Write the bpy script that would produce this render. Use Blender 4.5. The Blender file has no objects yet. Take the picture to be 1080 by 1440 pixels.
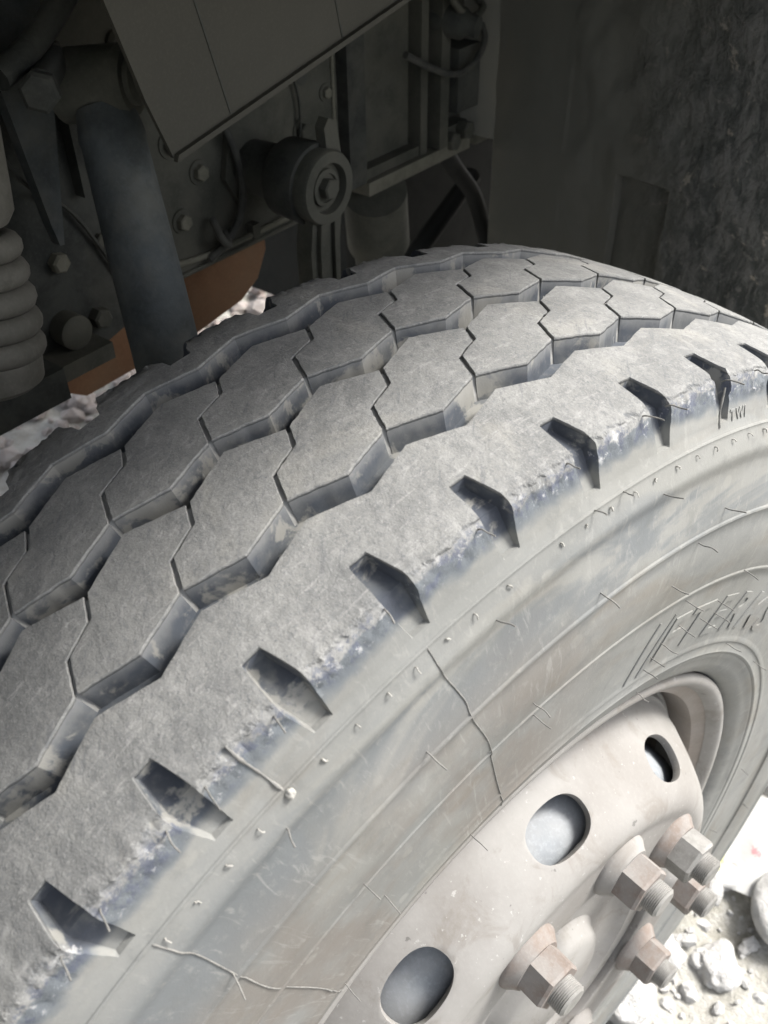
import bpy, bmesh, math, random
import numpy as np
from mathutils import Vector, Matrix, noise
from mathutils.geometry import delaunay_2d_cdt
random.seed(7)
R = math.radians; PI = math.pi
S = bpy.context.scene
COL = S.collection

# ------------------------------------------------------------------ camera
cam_d = bpy.data.cameras.new('camera'); cam = bpy.data.objects.new('camera', cam_d); COL.objects.link(cam)
_R = ((0.661075, 0.750193, -0.013799), (0.477007, -0.434396, -0.764045), (-0.579176, 0.498509, -0.645015))
M = Matrix(((_R[0][0], -_R[1][0], -_R[2][0], 0.32533), (_R[0][1], -_R[1][1], -_R[2][1], -0.31236),
            (_R[0][2], -_R[1][2], -_R[2][2], 0.80313), (0, 0, 0, 1)))
cam.matrix_world = M
cam_d.sensor_fit = 'VERTICAL'; cam_d.sensor_height = 36.0; cam_d.lens = 36.0*1312.69/1440.0
cam_d.clip_start = 0.01; cam_d.clip_end = 500
cam_d.dof.use_dof = True; cam_d.dof.focus_distance = 0.56; cam_d.dof.aperture_fstop = 13
S.camera = cam

# ------------------------------------------------------------------ world, sun, exposure
SUN_EL, SUN_AZ = R(50), R(62)          # azimuth measured from +x towards +y
world = bpy.data.worlds.new('World'); S.world = world; world.use_nodes = True
wn = world.node_tree.nodes; wl = world.node_tree.links
sky = wn.new('ShaderNodeTexSky'); sky.sky_type = 'NISHITA'; sky.sun_disc = False
sky.sun_elevation = SUN_EL; sky.sun_rotation = R(90)-SUN_AZ
sky.air_density = 1.0; sky.dust_density = 4.0; sky.ozone_density = 1.0
bg = wn['Background']; bg.inputs['Strength'].default_value = 0.075
hsv = wn.new('ShaderNodeHueSaturation'); hsv.inputs['Saturation'].default_value = 0.35   # thin overcast
wl.new(sky.outputs[0], hsv.inputs['Color']); wl.new(hsv.outputs[0], bg.inputs['Color'])
sl = bpy.data.lights.new('sun', 'SUN'); sl.energy = 1.5; sl.angle = R(18); sl.color = (1.0, 0.97, 0.92)
so = bpy.data.objects.new('sun', sl); COL.objects.link(so)
sd = Vector((math.cos(SUN_EL)*math.cos(SUN_AZ), math.cos(SUN_EL)*math.sin(SUN_AZ), math.sin(SUN_EL)))
so.rotation_euler = sd.to_track_quat('Z', 'Y').to_euler()
S.view_settings.view_transform = 'Standard'; S.view_settings.look = 'None'
S.view_settings.exposure = 2.4; S.view_settings.gamma = 1.0

# ------------------------------------------------------------------ helpers
def tag(o, label=None, cat=None, group=None, kind=None):
    if label: o['label'] = label
    if cat: o['category'] = cat
    if group: o['group'] = group
    if kind: o['kind'] = kind
    return o
def empty(name, label, cat, loc=(0, 0, 0), group=None):
    o = bpy.data.objects.new(name, None); o.empty_display_size = .02; COL.objects.link(o); o.location = loc
    return tag(o, label, cat, group)
def finish(bm, name, mat, parent=None, sharp=32, smooth=True):
    bmesh.ops.recalc_face_normals(bm, faces=bm.faces[:])
    for f in bm.faces: f.smooth = smooth
    if smooth:
        a = R(sharp)
        for e in bm.edges:
            if len(e.link_faces) == 2 and e.calc_face_angle(0) > a: e.smooth = False
    me = bpy.data.meshes.new(name); bm.to_mesh(me); bm.free()
    if mat: me.materials.append(mat)
    return link(name, me, parent)
def link(name, me, parent=None):
    o = bpy.data.objects.new(name, me); COL.objects.link(o)
    if parent: o.parent = parent
    return o
def bevel(bm, w, seg=2, ang=30):
    es = [e for e in bm.edges if len(e.link_faces) == 2 and e.calc_face_angle(0) > R(ang)]
    bmesh.ops.bevel(bm, geom=es, offset=w, segments=seg, profile=.6, affect='EDGES', clamp_overlap=True)
def add_box(bm, lo, hi, fn=lambda p: p):
    vs = [bm.verts.new(fn(Vector((x, y, z)))) for x in (lo[0], hi[0]) for y in (lo[1], hi[1]) for z in (lo[2], hi[2])]
    for f in ((0,1,3,2),(4,6,7,5),(0,4,5,1),(2,3,7,6),(0,2,6,4),(1,5,7,3)): bm.faces.new([vs[i] for i in f])
def basis(d):
    d = Vector(d).normalized(); u = d.orthogonal().normalized(); return u, d.cross(u), d
def add_lathe(bm, prof, origin, axis, seg=32, cap=True, u=None):
    """prof: (distance along axis, radius)"""
    a, b, d = basis(axis); o = Vector(origin)
    if u is not None: a = Vector(u).normalized(); b = d.cross(a)
    rings = []
    for (h, r) in prof:
        if r < 1e-6: rings.append([bm.verts.new(o+d*h)])
        else: rings.append([bm.verts.new(o+d*h+(a*math.cos(t)+b*math.sin(t))*r) for t in (2*PI*i/seg for i in range(seg))])
    for p, q in zip(rings, rings[1:]):
        for i in range(seg):
            j = (i+1) % seg
            if len(p) == 1 and len(q) == 1: continue
            if len(p) == 1: bm.faces.new((p[0], q[i], q[j]))
            elif len(q) == 1: bm.faces.new((p[i], q[0], p[j]))
            else: bm.faces.new((p[i], q[i], q[j], p[j]))
    if cap:
        for g in (rings[0], rings[-1]):
            if len(g) > 2: bm.faces.new(g)
def add_tube(bm, pts, rad, seg=8):
    pts = [Vector(p) for p in pts]; n = len(pts)
    rads = rad if isinstance(rad, (list, tuple)) else [rad]*n
    rings = []; ref = None
    for i, p in enumerate(pts):
        t = (pts[min(i+1, n-1)]-pts[max(i-1, 0)]).normalized()
        if ref is None: ref = t.orthogonal()
        ref = (ref - t*ref.dot(t)).normalized(); b = t.cross(ref)
        rings.append([bm.verts.new(p+(ref*math.cos(k)+b*math.sin(k))*rads[i]) for k in (2*PI*j/seg for j in range(seg))])
    for p, q in zip(rings, rings[1:]):
        for i in range(seg): bm.faces.new((p[i], p[(i+1) % seg], q[(i+1) % seg], q[i]))
    bm.faces.new(rings[0]); bm.faces.new(rings[-1])
def add_prism(bm, poly, fn, t0, t1):
    """poly of 2-d points, fn(a, b, t) -> world"""
    A = [bm.verts.new(fn(a, b, t0)) for a, b in poly]; B = [bm.verts.new(fn(a, b, t1)) for a, b in poly]
    bm.faces.new(A); bm.faces.new(B); n = len(poly)
    for i in range(n): bm.faces.new((A[i], A[(i+1) % n], B[(i+1) % n], B[i]))
def smooth_path(pts, k=6):
    pts = [Vector(p) for p in pts]; out = []
    P = [pts[0]*2-pts[1]]+pts+[pts[-1]*2-pts[-2]]
    for i in range(1, len(P)-2):
        for j in range(k):
            t = j/k; a, b, c, d = P[i-1], P[i], P[i+1], P[i+2]
            out.append(.5*((2*b)+(c-a)*t+(2*a-5*b+4*c-d)*t*t+(3*b-a-3*c+d)*t**3))
    out.append(pts[-1]); return out

# ------------------------------------------------------------------ materials
class NT:
    def __init__(s, name):
        s.m = bpy.data.materials.new(name); s.m.use_nodes = True
        s.t = s.m.node_tree; s.n = s.t.nodes; s.b = s.n['Principled BSDF']
    def v(s, x, sock):
        if hasattr(x, 'is_output'): s.t.links.new(x, sock)
        elif x is not None:
            try: sock.default_value = x
            except Exception: sock.default_value = tuple(x)+(1,)
    def math(s, op, a, b=None, c=None, clamp=False):
        n = s.n.new('ShaderNodeMath'); n.operation = op; n.use_clamp = clamp
        s.v(a, n.inputs[0]); s.v(b, n.inputs[1]); s.v(c, n.inputs[2]); return n.outputs[0]
    def noise(s, vec, scale, det=4, rough=.55, dist=0):
        n = s.n.new('ShaderNodeTexNoise'); s.v(vec, n.inputs['Vector']); n.inputs['Scale'].default_value = scale
        n.inputs['Detail'].default_value = det; n.inputs['Roughness'].default_value = rough; n.inputs['Distortion'].default_value = dist
        return n.outputs[0]
    def vor(s, vec, scale, feat='F1'):
        n = s.n.new('ShaderNodeTexVoronoi'); n.feature = feat; s.v(vec, n.inputs['Vector']); n.inputs['Scale'].default_value = scale
        return n.outputs['Distance']
    def ss(s, x, a, b, lo=0., hi=1.):
        n = s.n.new('ShaderNodeMapRange'); n.interpolation_type = 'SMOOTHSTEP'; s.v(x, n.inputs[0])
        for i, k in enumerate((a, b, lo, hi)): n.inputs[i+1].default_value = k
        return n.outputs[0]
    def mix(s, f, a, b, mode='MIX'):
        n = s.n.new('ShaderNodeMix'); n.data_type = 'RGBA'; n.blend_type = mode
        s.v(f, n.inputs[0]); s.v(a if hasattr(a, 'is_output') else tuple(a)+(1,), n.inputs[6]); s.v(b if hasattr(b, 'is_output') else tuple(b)+(1,), n.inputs[7])
        return n.outputs[2]
    def pos(s): return s.n.new('ShaderNodeNewGeometry').outputs['Position']
    def obj(s): return s.n.new('ShaderNodeTexCoord').outputs['Object']
    def sep(s, v):
        n = s.n.new('ShaderNodeSeparateXYZ'); s.v(v, n.inputs[0]); return n.outputs
    def comb(s, x, y, z):
        n = s.n.new('ShaderNodeCombineXYZ'); s.v(x, n.inputs[0]); s.v(y, n.inputs[1]); s.v(z, n.inputs[2]); return n.outputs[0]
    def bump(s, h, dist, strength=1.0):
        n = s.n.new('ShaderNodeBump'); s.v(h, n.inputs['Height']); n.inputs['Distance'].default_value = dist
        n.inputs['Strength'].default_value = strength; s.t.links.new(n.outputs[0], s.b.inputs['Normal'])
    def done(s, col, rough=.8, metal=0., spec=.3):
        s.v(col if hasattr(col, 'is_output') else tuple(col)+(1,), s.b.inputs['Base Color']); s.v(rough, s.b.inputs['Roughness'])
        s.v(metal, s.b.inputs['Metallic']); s.b.inputs['Specular IOR Level'].default_value = spec
        return s.m

def rubber():
    k = NT('dusty_worn_rubber'); P = k.pos(); x, y, z = k.sep(P)[:3]
    r = k.math('SQRT', k.math('ADD', k.math('MULTIPLY', y, y), k.math('MULTIPLY', z, z)))
    ang = k.math('ARCTAN2', y, z)
    pol = k.comb(k.math('MULTIPLY', ang, .5), k.math('MULTIPLY', r, 1.0), x)
    polst = k.comb(k.math('ADD', k.math('MULTIPLY', ang, .16), 2.43), r, x)               # streaks that run round the tyre
    crown = k.math('SUBTRACT', .55, k.math('MULTIPLY', k.math('MULTIPLY', x, x), .68))
    h = k.math('SUBTRACT', r, crown)
    n1 = k.noise(P, 22, 5, .6); n2 = k.noise(P, 160, 5, .7); n3 = k.noise(P, 900, 3, .6); nm = k.noise(P, 60, 4, .6)
    # worn tread face: abraded grey with pale scuffs and fine dark pits
    top = k.mix(k.ss(n1, .3, .7), (.138, .139, .136), (.203, .203, .195))
    top = k.mix(k.ss(k.noise(P, 75, 5, .72, .5), .48, .68, 0, .5), top, (.25, .248, .24))
    top = k.mix(k.ss(n2, .44, .66, 0, .32), top, (.117, .12, .122))
    top = k.mix(k.ss(k.noise(P, 520, 3, .6), .64, .70, 0, .6), top, (.075, .08, .09))
    top = k.mix(k.ss(k.noise(P, 14, 4, .6, .7), .54, .66, 0, .4), top, (.255, .248, .225))
    top = k.mix(k.ss(n3, .54, .70, 0, .4), top, (.29, .288, .28))
    scr = k.noise(k.comb(k.math('MULTIPLY', x, 1.0), k.math('MULTIPLY', ang, .10), k.math('MULTIPLY', z, .2)), 380, 3, .7)
    top = k.mix(k.ss(scr, .56, .68, 0, .38), top, (.30, .296, .288))
    top = k.mix(k.ss(k.noise(P, 330, 4, .75), .50, .64, 0, .45), top, (.102, .105, .108))
    scd = k.noise(k.comb(k.math('ADD', k.math('MULTIPLY', x, .7), k.math('MULTIPLY', ang, .35)), k.math('SUBTRACT', k.math('MULTIPLY', x, .08), k.math('MULTIPLY', ang, .04)), 0.0), 260, 3, .7)
    top = k.mix(k.ss(scd, .60, .70, 0, .35), top, (.08, .085, .095))
    # unworn groove and slot walls: blue-black rubber under rubbed-on dust
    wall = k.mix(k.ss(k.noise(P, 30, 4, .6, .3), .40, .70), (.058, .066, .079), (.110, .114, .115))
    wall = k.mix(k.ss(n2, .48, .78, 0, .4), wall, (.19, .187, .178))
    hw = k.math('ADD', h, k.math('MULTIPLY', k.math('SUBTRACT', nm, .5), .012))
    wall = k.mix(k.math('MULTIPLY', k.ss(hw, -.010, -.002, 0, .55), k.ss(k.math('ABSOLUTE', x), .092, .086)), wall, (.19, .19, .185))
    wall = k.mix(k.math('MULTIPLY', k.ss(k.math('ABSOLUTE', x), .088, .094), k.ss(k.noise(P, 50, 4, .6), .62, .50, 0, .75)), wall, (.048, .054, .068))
    wall = k.mix(k.ss(k.noise(P, 34, 5, .65, .4), .53, .60, 0, .75), wall, (.225, .22, .20))
    # sidewall: beige dust film, wiped dark smears, brownish mud tint
    sm = k.noise(polst, 13, 5, .6, .8)
    side = k.mix(k.ss(k.noise(P, 9, 4, .55), .35, .65), (.160, .160, .149), (.192, .193, .183))
    side = k.mix(k.ss(k.noise(polst, 30, 4, .6, .5), .5, .72, 0, .5), side, (.145, .13, .108))
    band = k.math('MULTIPLY', k.ss(r, .43, .475), k.ss(r, .505, .488))
    wipe = k.math('MULTIPLY', k.ss(k.math('ADD', sm, k.math('ADD', k.math('MULTIPLY', k.ss(ang, .06, -.14), .09), k.math('MULTIPLY', band, .03))), .49, .58), k.math('ADD', k.math('MULTIPLY', band, .42), .15))
    side = k.mix(wipe, side, (.072, .084, .098))
    side = k.mix(k.math('MULTIPLY', k.math('MULTIPLY', k.ss(r, .49, .42), k.ss(ang, .10, -.15)), k.ss(k.noise(pol, 11, 4, .6), .36, .56, 0, .5)), side, (.128, .106, .088))
    side = k.mix(k.ss(k.vor(k.comb(k.math('MULTIPLY', ang, .42), r, x), 34), .17, .12, 0, .3), side, (.235, .23, .21))
    fs = k.noise(k.comb(k.math('MULTIPLY', ang, .5), k.math('MULTIPLY', r, .15), x), 160, 4, .7, 1.2)
    side = k.mix(k.ss(fs, .56, .70, 0, .4), side, (.24, .238, .225))
    side = k.mix(k.ss(n2, .52, .75, 0, .35), side, (.225, .222, .205))
    side = k.mix(k.ss(k.noise(P, 45, 5, .7), .52, .68, 0, .35), side, (.11, .112, .108))
    # fresh dark rubber just below the scuffed shoulder edge
    edge = k.math('ADD', r, k.math('MULTIPLY', k.math('SUBTRACT', nm, .5), .014))
    blue = k.math('MULTIPLY', k.ss(edge, .5205, .5275), k.ss(x, .108, .112))
    side = k.mix(k.math('MULTIPLY', blue, .75), side, (.075, .088, .104))
    # combine
    tm = k.math('MULTIPLY', k.ss(k.math('ADD', h, k.math('MULTIPLY', k.math('SUBTRACT', n2, .5), .0012)), -.0022, -.0009), k.ss(k.math('ABSOLUTE', x), .1235, .1195))
    worn = k.ss(k.math('ADD', edge, k.math('MULTIPLY', k.math('SUBTRACT', n2, .5), .006)), .5335, .5355)
    sidem = k.ss(k.math('ADD', k.math('ABSOLUTE', x), k.math('MULTIPLY', k.math('SUBTRACT', n1, .5), .004)), .1165, .1195)
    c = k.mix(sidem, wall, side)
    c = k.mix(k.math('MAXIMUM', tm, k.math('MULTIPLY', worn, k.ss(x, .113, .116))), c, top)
    hh = k.math('ADD', k.math('MULTIPLY', n3, .35), k.math('ADD', k.math('MULTIPLY', n2, .75), k.math('MULTIPLY', nm, .9)))
    crust = k.math('MULTIPLY', k.math('MULTIPLY', k.ss(r, .524, .530), k.ss(r, .542, .538)), k.ss(x, .110, .115))
    hh = k.math('ADD', hh, k.math('MULTIPLY', crust, k.math('MULTIPLY', k.noise(P, 210, 5, .7), 3.2)))
    hh = k.math('MULTIPLY', hh, k.math('ADD', k.math('MULTIPLY', tm, .75), .25))
    pock = k.math('MULTIPLY', k.math('MULTIPLY', k.ss(r, .525, .530), k.ss(r, .5405, .536)), k.ss(x, .112, .116))
    c = k.mix(k.math('MULTIPLY', pock, k.ss(k.noise(P, 120, 5, .75), .50, .58, 0, .8)), c, (.07, .078, .105))
    c = k.mix(k.math('MULTIPLY', pock, k.ss(k.noise(k.comb(y, x, z), 150, 5, .75), .56, .64, 0, .7)), c, (.33, .33, .33))
    k.bump(hh, .0011, .8)
    return k.done(c, .82, 0, .25)
RUB = rubber()
def dusty(name, c1, c2, sc=30, dust=(.3, .29, .26), dustamt=.5, rough=.75, metal=0., bump=.0008, fine=300, famt=.3):
    k = NT(name); P = k.pos()
    n1 = k.noise(P, sc, 5, .6, .4); n2 = k.noise(P, fine, 4, .65)
    c = k.mix(k.ss(n1, .35, .65), c1, c2)
    c = k.mix(k.ss(k.noise(P, sc*.45, 5, .65), .42, .68, 0, dustamt), c, dust)
    c = k.mix(k.ss(n2, .45, .75, 0, famt), c, tuple(min(1, q*1.5) for q in c2))
    k.bump(k.math('ADD', n1, k.math('MULTIPLY', n2, .4)), bump, .6)
    return k.done(c, rough, metal)
WHEEL = dusty('dusty_wheel_paint', (0.1748, 0.1656, 0.1546), (0.2098, 0.2024, 0.1914), 11, (0.2410, 0.2346, 0.2236), .8, .75, 0, .0005, 300, .12)
def more_dirt(m):
    t = m.node_tree; b = t.nodes['Principled BSDF']; old = b.inputs['Base Color'].links[0].from_socket
    k = NT.__new__(NT); k.m = m; k.t = t; k.n = t.nodes; k.b = b; P = k.pos()
    c = k.mix(k.ss(k.noise(P, 26, 6, .7, .8), .52, .66, 0, .45), old, (.135, .118, .10))
    c = k.mix(k.ss(k.noise(P, 7, 5, .6, .5), .50, .68, 0, .5), c, (.165, .162, .15))
    c = k.mix(k.ss(k.noise(P, 95, 3, .6), .68, .72, 0, .7), c, (.09, .085, .08))
    c = k.mix(k.ss(k.noise(P, 210, 3, .6), .66, .72, 0, .6), c, (.34, .335, .32))
    t.links.new(c, b.inputs['Base Color'])
more_dirt(WHEEL)
RUSTY = dusty('rusty_nut_steel', (.150, .120, .102), (.175, .160, .148), 60, (.200, .192, .182), .8, .75, 0, .0006, 500)
STUDM = dusty('stud_steel', (0.1512, 0.1460, 0.1361), (0.2041, 0.2003, 0.1890), 90, (0.2268, 0.2192, 0.2079), .6, .6, .1, .0004, 600)
BARREL = dusty('rim_barrel_tan', (0.1700, 0.1445, 0.1215), (0.2040, 0.1785, 0.1573), 16, (0.2295, 0.2125, 0.1955), .7, .75, 0, .0004)
DRUM = dusty('brake_drum_blue_grey', (0.1717, 0.1867, 0.2016), (0.2240, 0.2352, 0.2464), 26, (0.2315, 0.2315, 0.2277), .6, .9, 0, .0006)
OLIVE = dusty('dusty_olive_chassis', (0.0468, 0.0485, 0.0392), (0.0717, 0.0717, 0.0590), 22, (0.0983, 0.0945, 0.0756), .6)
OLIVL = dusty('dusty_olive_lit', (0.1037, 0.1019, 0.0778), (0.1469, 0.1426, 0.1123), 30, (0.1728, 0.1642, 0.1339), .6)  # lighter copy of the olive; light on the flange is in the colour
DARKM = dusty('dark_greasy_steel', (0.0252, 0.0276, 0.0252), (0.0518, 0.0540, 0.0481), 26, (0.0863, 0.0837, 0.0689), .5)
SHOCK = dusty('shock_blue_black', (0.0392, 0.0448, 0.0462), (0.0588, 0.0672, 0.0700), 34, (0.1050, 0.1050, 0.0924), .6, .85)
FLAP = dusty('grey_plastic_panel', (0.0458, 0.0445, 0.0360), (0.0519, 0.0502, 0.0406), 9, (0.0599, 0.0579, 0.0479), .5, .7, 0, .0002, 500)
SPRING = dusty('dusty_boot', (0.0747, 0.0718, 0.0603), (0.0977, 0.0932, 0.0805), 40, (0.1149, 0.1092, 0.0949), .6)
ORANGE = dusty('orange_primer', (0.1700, 0.0851, 0.0446), (0.2106, 0.1134, 0.0608), 12, (0.1782, 0.1296, 0.0810), .5, .7, 0, .0002)
HOSE = dusty('rubber_hose', (0.0292, 0.0312, 0.0292), (0.0585, 0.0585, 0.0507), 40, (0.1170, 0.1122, 0.0975), .4)
SIPE = dusty('dusty_lit_sipe', (0.1875, 0.1875, 0.1812), (0.2500, 0.2475, 0.2375), 60, (0.3000, 0.2963, 0.2850), .5, .9)  # dust tone, made paler to read as the lit sipe wall
BLACK = dusty('shaded_black_steel', (.010, .011, .010), (.018, .019, .017), 20, (.026, .025, .022), .4)  # near-black copy of the dark steel; underbody shade put into its colour
HAIR = dusty('rubber_hair', (.10, .10, .095), (.16, .155, .145), 200, (.22, .215, .20), .3)
STUB = dusty('pale_rubber_stub', (0.2250, 0.2175, 0.2025), (0.2850, 0.2775, 0.2550), 200, (0.3150, 0.3075, 0.2850), .3)
def panelmat():
    k = NT('mud_caked_liner'); P = k.pos(); x, y, z = k.sep(P)[:3]
    st = k.comb(x, y, k.math('MULTIPLY', z, .55))
    n1 = k.noise(P, 8, 5, .6); n2 = k.noise(st, 60, 6, .72, .3); n3 = k.noise(P, 30, 5, .65, .6)
    side = k.ss(k.math('ADD', x, k.math('MULTIPLY', k.math('SUBTRACT', n1, .5), .14)), -.36, -.20)
    c = k.mix(n1, (.17, .172, .150), (.25, .245, .215))
    c = k.mix(k.ss(k.noise(st, 5, 4, .5), .45, .7, 0, .5), c, (.27, .25, .20))
    rough = k.mix(k.ss(n2, .4, .62), (.12, .127, .12), (.25, .25, .238))
    rough = k.mix(k.ss(k.noise(P, 110, 5, .7), .58, .68, 0, .7), rough, (.36, .345, .315))
    rough = k.mix(k.ss(n3, .62, .67, 0, .85), rough, (.48, .44, .38))
    c = k.mix(side, c, rough)
    k.bump(k.math('MULTIPLY', k.math('ADD', n2, n3), k.math('ADD', side, .15)), .006, .9)
    return k.done(c, .85)
PANEL = panelmat()
def groundmat(name, a, b, c_):
    k = NT(name); P = k.pos()
    n1 = k.noise(P, 3.2, 6, .6); n2 = k.noise(P, 40, 6, .7); v = k.vor(P, 30)
    c = k.mix(k.ss(n1, .38, .62), a, b); c = k.mix(k.ss(n2, .4, .65, 0, .7), c, c_)
    c = k.mix(k.ss(v, .3, .1, 0, .25), c, (.50, .49, .47))
    k.bump(k.math('ADD', n2, k.math('MULTIPLY', k.noise(P, 180, 4, .7), .5)), .012, .8)
    return k.done(c, .9)
GROUND = groundmat('pale_limestone_dirt', (.26, .25, .215), (.34, .33, .295), (.42, .41, .385))
STONE = groundmat('pale_limestone', (.36, .352, .337), (.44, .433, .418), (.50, .49, .475))
PINK = groundmat('pink_grey_rubble', (.25, .20, .18), (.31, .275, .255), (.37, .35, .335))

# ------------------------------------------------------------------ ground
def axis_pts(lo, hi, fine_lo, fine_hi, step):
    out = list(np.arange(fine_lo, fine_hi, step)); d = step; v = out[-1]
    while v < hi: d *= 1.25; v += d; out.append(v)
    d = step; v = fine_lo
    while v > lo: d *= 1.25; v -= d; out.insert(0, v)
    return out
GZ = -.53
def gh(x, y):
    p = Vector((x, y, 0))
    fall = max(0., 1-max(0, math.hypot(x, y)-4)/20)
    h = noise.fractal(p*2.2, .9, 2.1, 4)*.012 + noise.fractal(p*9, .8, 2.2, 4)*.010
    b = noise.noise(p*14+Vector((9, 3, 1)))
    h += max(0, b-.12)*.05
    d = math.hypot((x)/.25, y/.28)                    # the tyre has pressed the ground flat
    return GZ + h*fall*min(1, max(0, d-.6))
xs_ = axis_pts(-120, 120, -2.3, .62, .017); ys_ = axis_pts(-120, 120, -.25, 1.6, .017)
bm = bmesh.new(); G = [[bm.verts.new((a, b, gh(a, b))) for b in ys_] for a in xs_]
for i in range(len(xs_)-1):
    for j in range(len(ys_)-1): bm.faces.new((G[i][j], G[i+1][j], G[i+1][j+1], G[i][j+1]))
g = finish(bm, 'ground', GROUND, sharp=180); tag(g, 'pale dusty ground of crushed limestone under and beside the truck', kind='structure')
def stone_mesh(name, rad, sq, seed, mat, sub=2, amp=.35):
    bm = bmesh.new(); bmesh.ops.create_icosphere(bm, subdivisions=sub, radius=1)
    o = Vector((seed*3.1, seed*1.7, seed))
    for v in bm.verts:
        p = v.co.copy(); k = 1+amp*noise.noise(p*1.1+o)+amp*.45*noise.noise(p*2.7+o)
        q = Vector([math.copysign(abs(c)**.72, c) for c in p])
        v.co = Vector((q.x*sq[0], q.y*sq[1], q.z*sq[2]))*rad*k
    for f in bm.faces: f.smooth = True
    for e in bm.edges:
        if e.calc_face_angle(0) > R(38): e.smooth = False
    me = bpy.data.meshes.new(name); bm.to_mesh(me); bm.free(); me.materials.append(mat); return me
def rubble(name, n, region, smin, smax, mat, label, seed):
    rnd = random.Random(seed); base = [stone_mesh('s', 1, (1, rnd.uniform(.7, 1), rnd.uniform(.5, .8)), i+seed, mat, 1) for i in range(6)]
    V, F = [], []
    for i in range(n):
        x = rnd.uniform(region[0], region[1]); y = rnd.uniform(region[2], region[3])
        if abs(x) < .17 and abs(y) < .25: continue
        s = smin*(smax/smin)**(rnd.random()**2.2)
        m = base[rnd.randrange(6)]; rot = Matrix.Rotation(rnd.uniform(0, 6.3), 3, 'Z') @ Matrix.Rotation(rnd.uniform(-.6, .6), 3, 'X')
        o = Vector((x, y, gh(x, y)+s*.25)); k = len(V)
        V += [tuple(rot @ v.co*s+o) for v in m.vertices]; F += [tuple(k+q for q in p.vertices) for p in m.polygons]
    me = bpy.data.meshes.new(name); me.from_pydata(V, [], F); me.materials.append(mat)
    for b in base: bpy.data.meshes.remove(b)
    o = link(name, me); tag(o, label, kind='stuff'); return o
rubble('gravel', 2600, (-.15, .6, .1, 1.3), .003, .016, STONE, 'fine pale limestone gravel scattered beside the tyre', 3)
rubble('rubble', 2200, (-2.6, -1.1, -.3, 2.0), .008, .045, PINK, 'pinkish grey rubble lying on the far side under the truck', 11)
# single stones the photo shows
def stone(label, x, y, rad, sq, seed, rz=0, sub=3, amp=.3, up=.35):
    me = stone_mesh('stone', rad, sq, seed, STONE, sub, amp); o = link('stone', me)
    o.location = (x, y, gh(x, y)+rad*sq[2]*up); o.rotation_euler = (0, 0, rz); tag(o, label, 'stone', 'loose pale stones lying beside the tyre')
stone('large smooth flat white stone at the right edge of the picture', .220, .540, .060, (1, 1, .38), 2, .5, 4, .12)
stone('lumpy pale stone below the large flat white stone', .182, .408, .031, (1, .9, .6), 5, 1.2, 4, .4)
stone('small round stone touching the left of the lumpy pale stone', .158, .400, .014, (1, 1, .8), 8)
stone('small pale block of rubble against the tyre, left of the lumpy stone', .098, .352, .048, (1, .8, .6), 12, .7, 4, .5)
stone('pale crumbly stone at the bottom edge, just right of the nearest wheel nut', .118, .270, .040, (1, .9, .7), 15, .2, 4, .5)
stone('greyish stone between the white litter sheet and the nuts', .112, .490, .020, (1.3, .7, .6), 18, 2.2)
stone('small rock between the litter sheet and the large flat stone', .118, .545, .022, (1, .8, .8), 21, 1.0)
stone('jagged stone beside the tyre just above the litter sheet', .068, .712, .026, (1.2, .8, .9), 23, .4)
stone('second jagged stone beside the tyre nearer the upper right', .078, .775, .028, (1, .9, .9), 29, 1.9)
# litter sheet
k = NT('white_printed_wrapper'); P = k.obj(); x, y, z = k.sep(P)[:3]
nn = k.noise(P, 70, 4, .7); d1 = k.math('SQRT', k.math('ADD', k.math('POWER', k.math('ADD', x, .012), 2.0), k.math('POWER', k.math('ADD', y, .016), 2.0)))
c = k.mix(k.ss(k.math('ADD', d1, k.math('MULTIPLY', nn, .034)), .0235, .0205, 0, .55), (.62, .615, .595), (.55, .10, .14))
c = k.mix(k.ss(k.math('ADD', k.math('ABSOLUTE', k.math('ADD', x, .058)), k.math('MULTIPLY', nn, .02)), .022, .012, 0, .8), c, (.50, .52, .12))
k.bump(k.noise(P, 30, 3), .004, .5)
PAPER = k.done(c, .5)
bm = bmesh.new(); N = 14; W_, H_ = .145, .18; gr = []
for i in range(N+1):
    row = []
    for j in range(N+1):
        u, v = i/N-.5, j/N-.5
        row.append(bm.verts.new((u*W_+.01*noise.noise(Vector((v*4, 1, 2))), v*H_+.008*noise.noise(Vector((u*4, 5, 2))), .012*noise.noise(Vector((u*3, v*3, 7)))+.012*abs(u*2)**3)))
    gr.append(row)
for i in range(N):
    for j in range(N): bm.faces.new((gr[i][j], gr[i+1][j], gr[i+1][j+1], gr[i][j+1]))
ex = bmesh.ops.solidify(bm, geom=bm.faces[:], thickness=.0006)
o = finish(bm, 'litter_sheet', PAPER, sharp=60); o.location = (.132, .600, GZ+.035); o.rotation_euler = (.05, -.06, .35)
tag(o, 'crumpled white wrapper with red and yellow print lying on the ground', 'litter')

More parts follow.
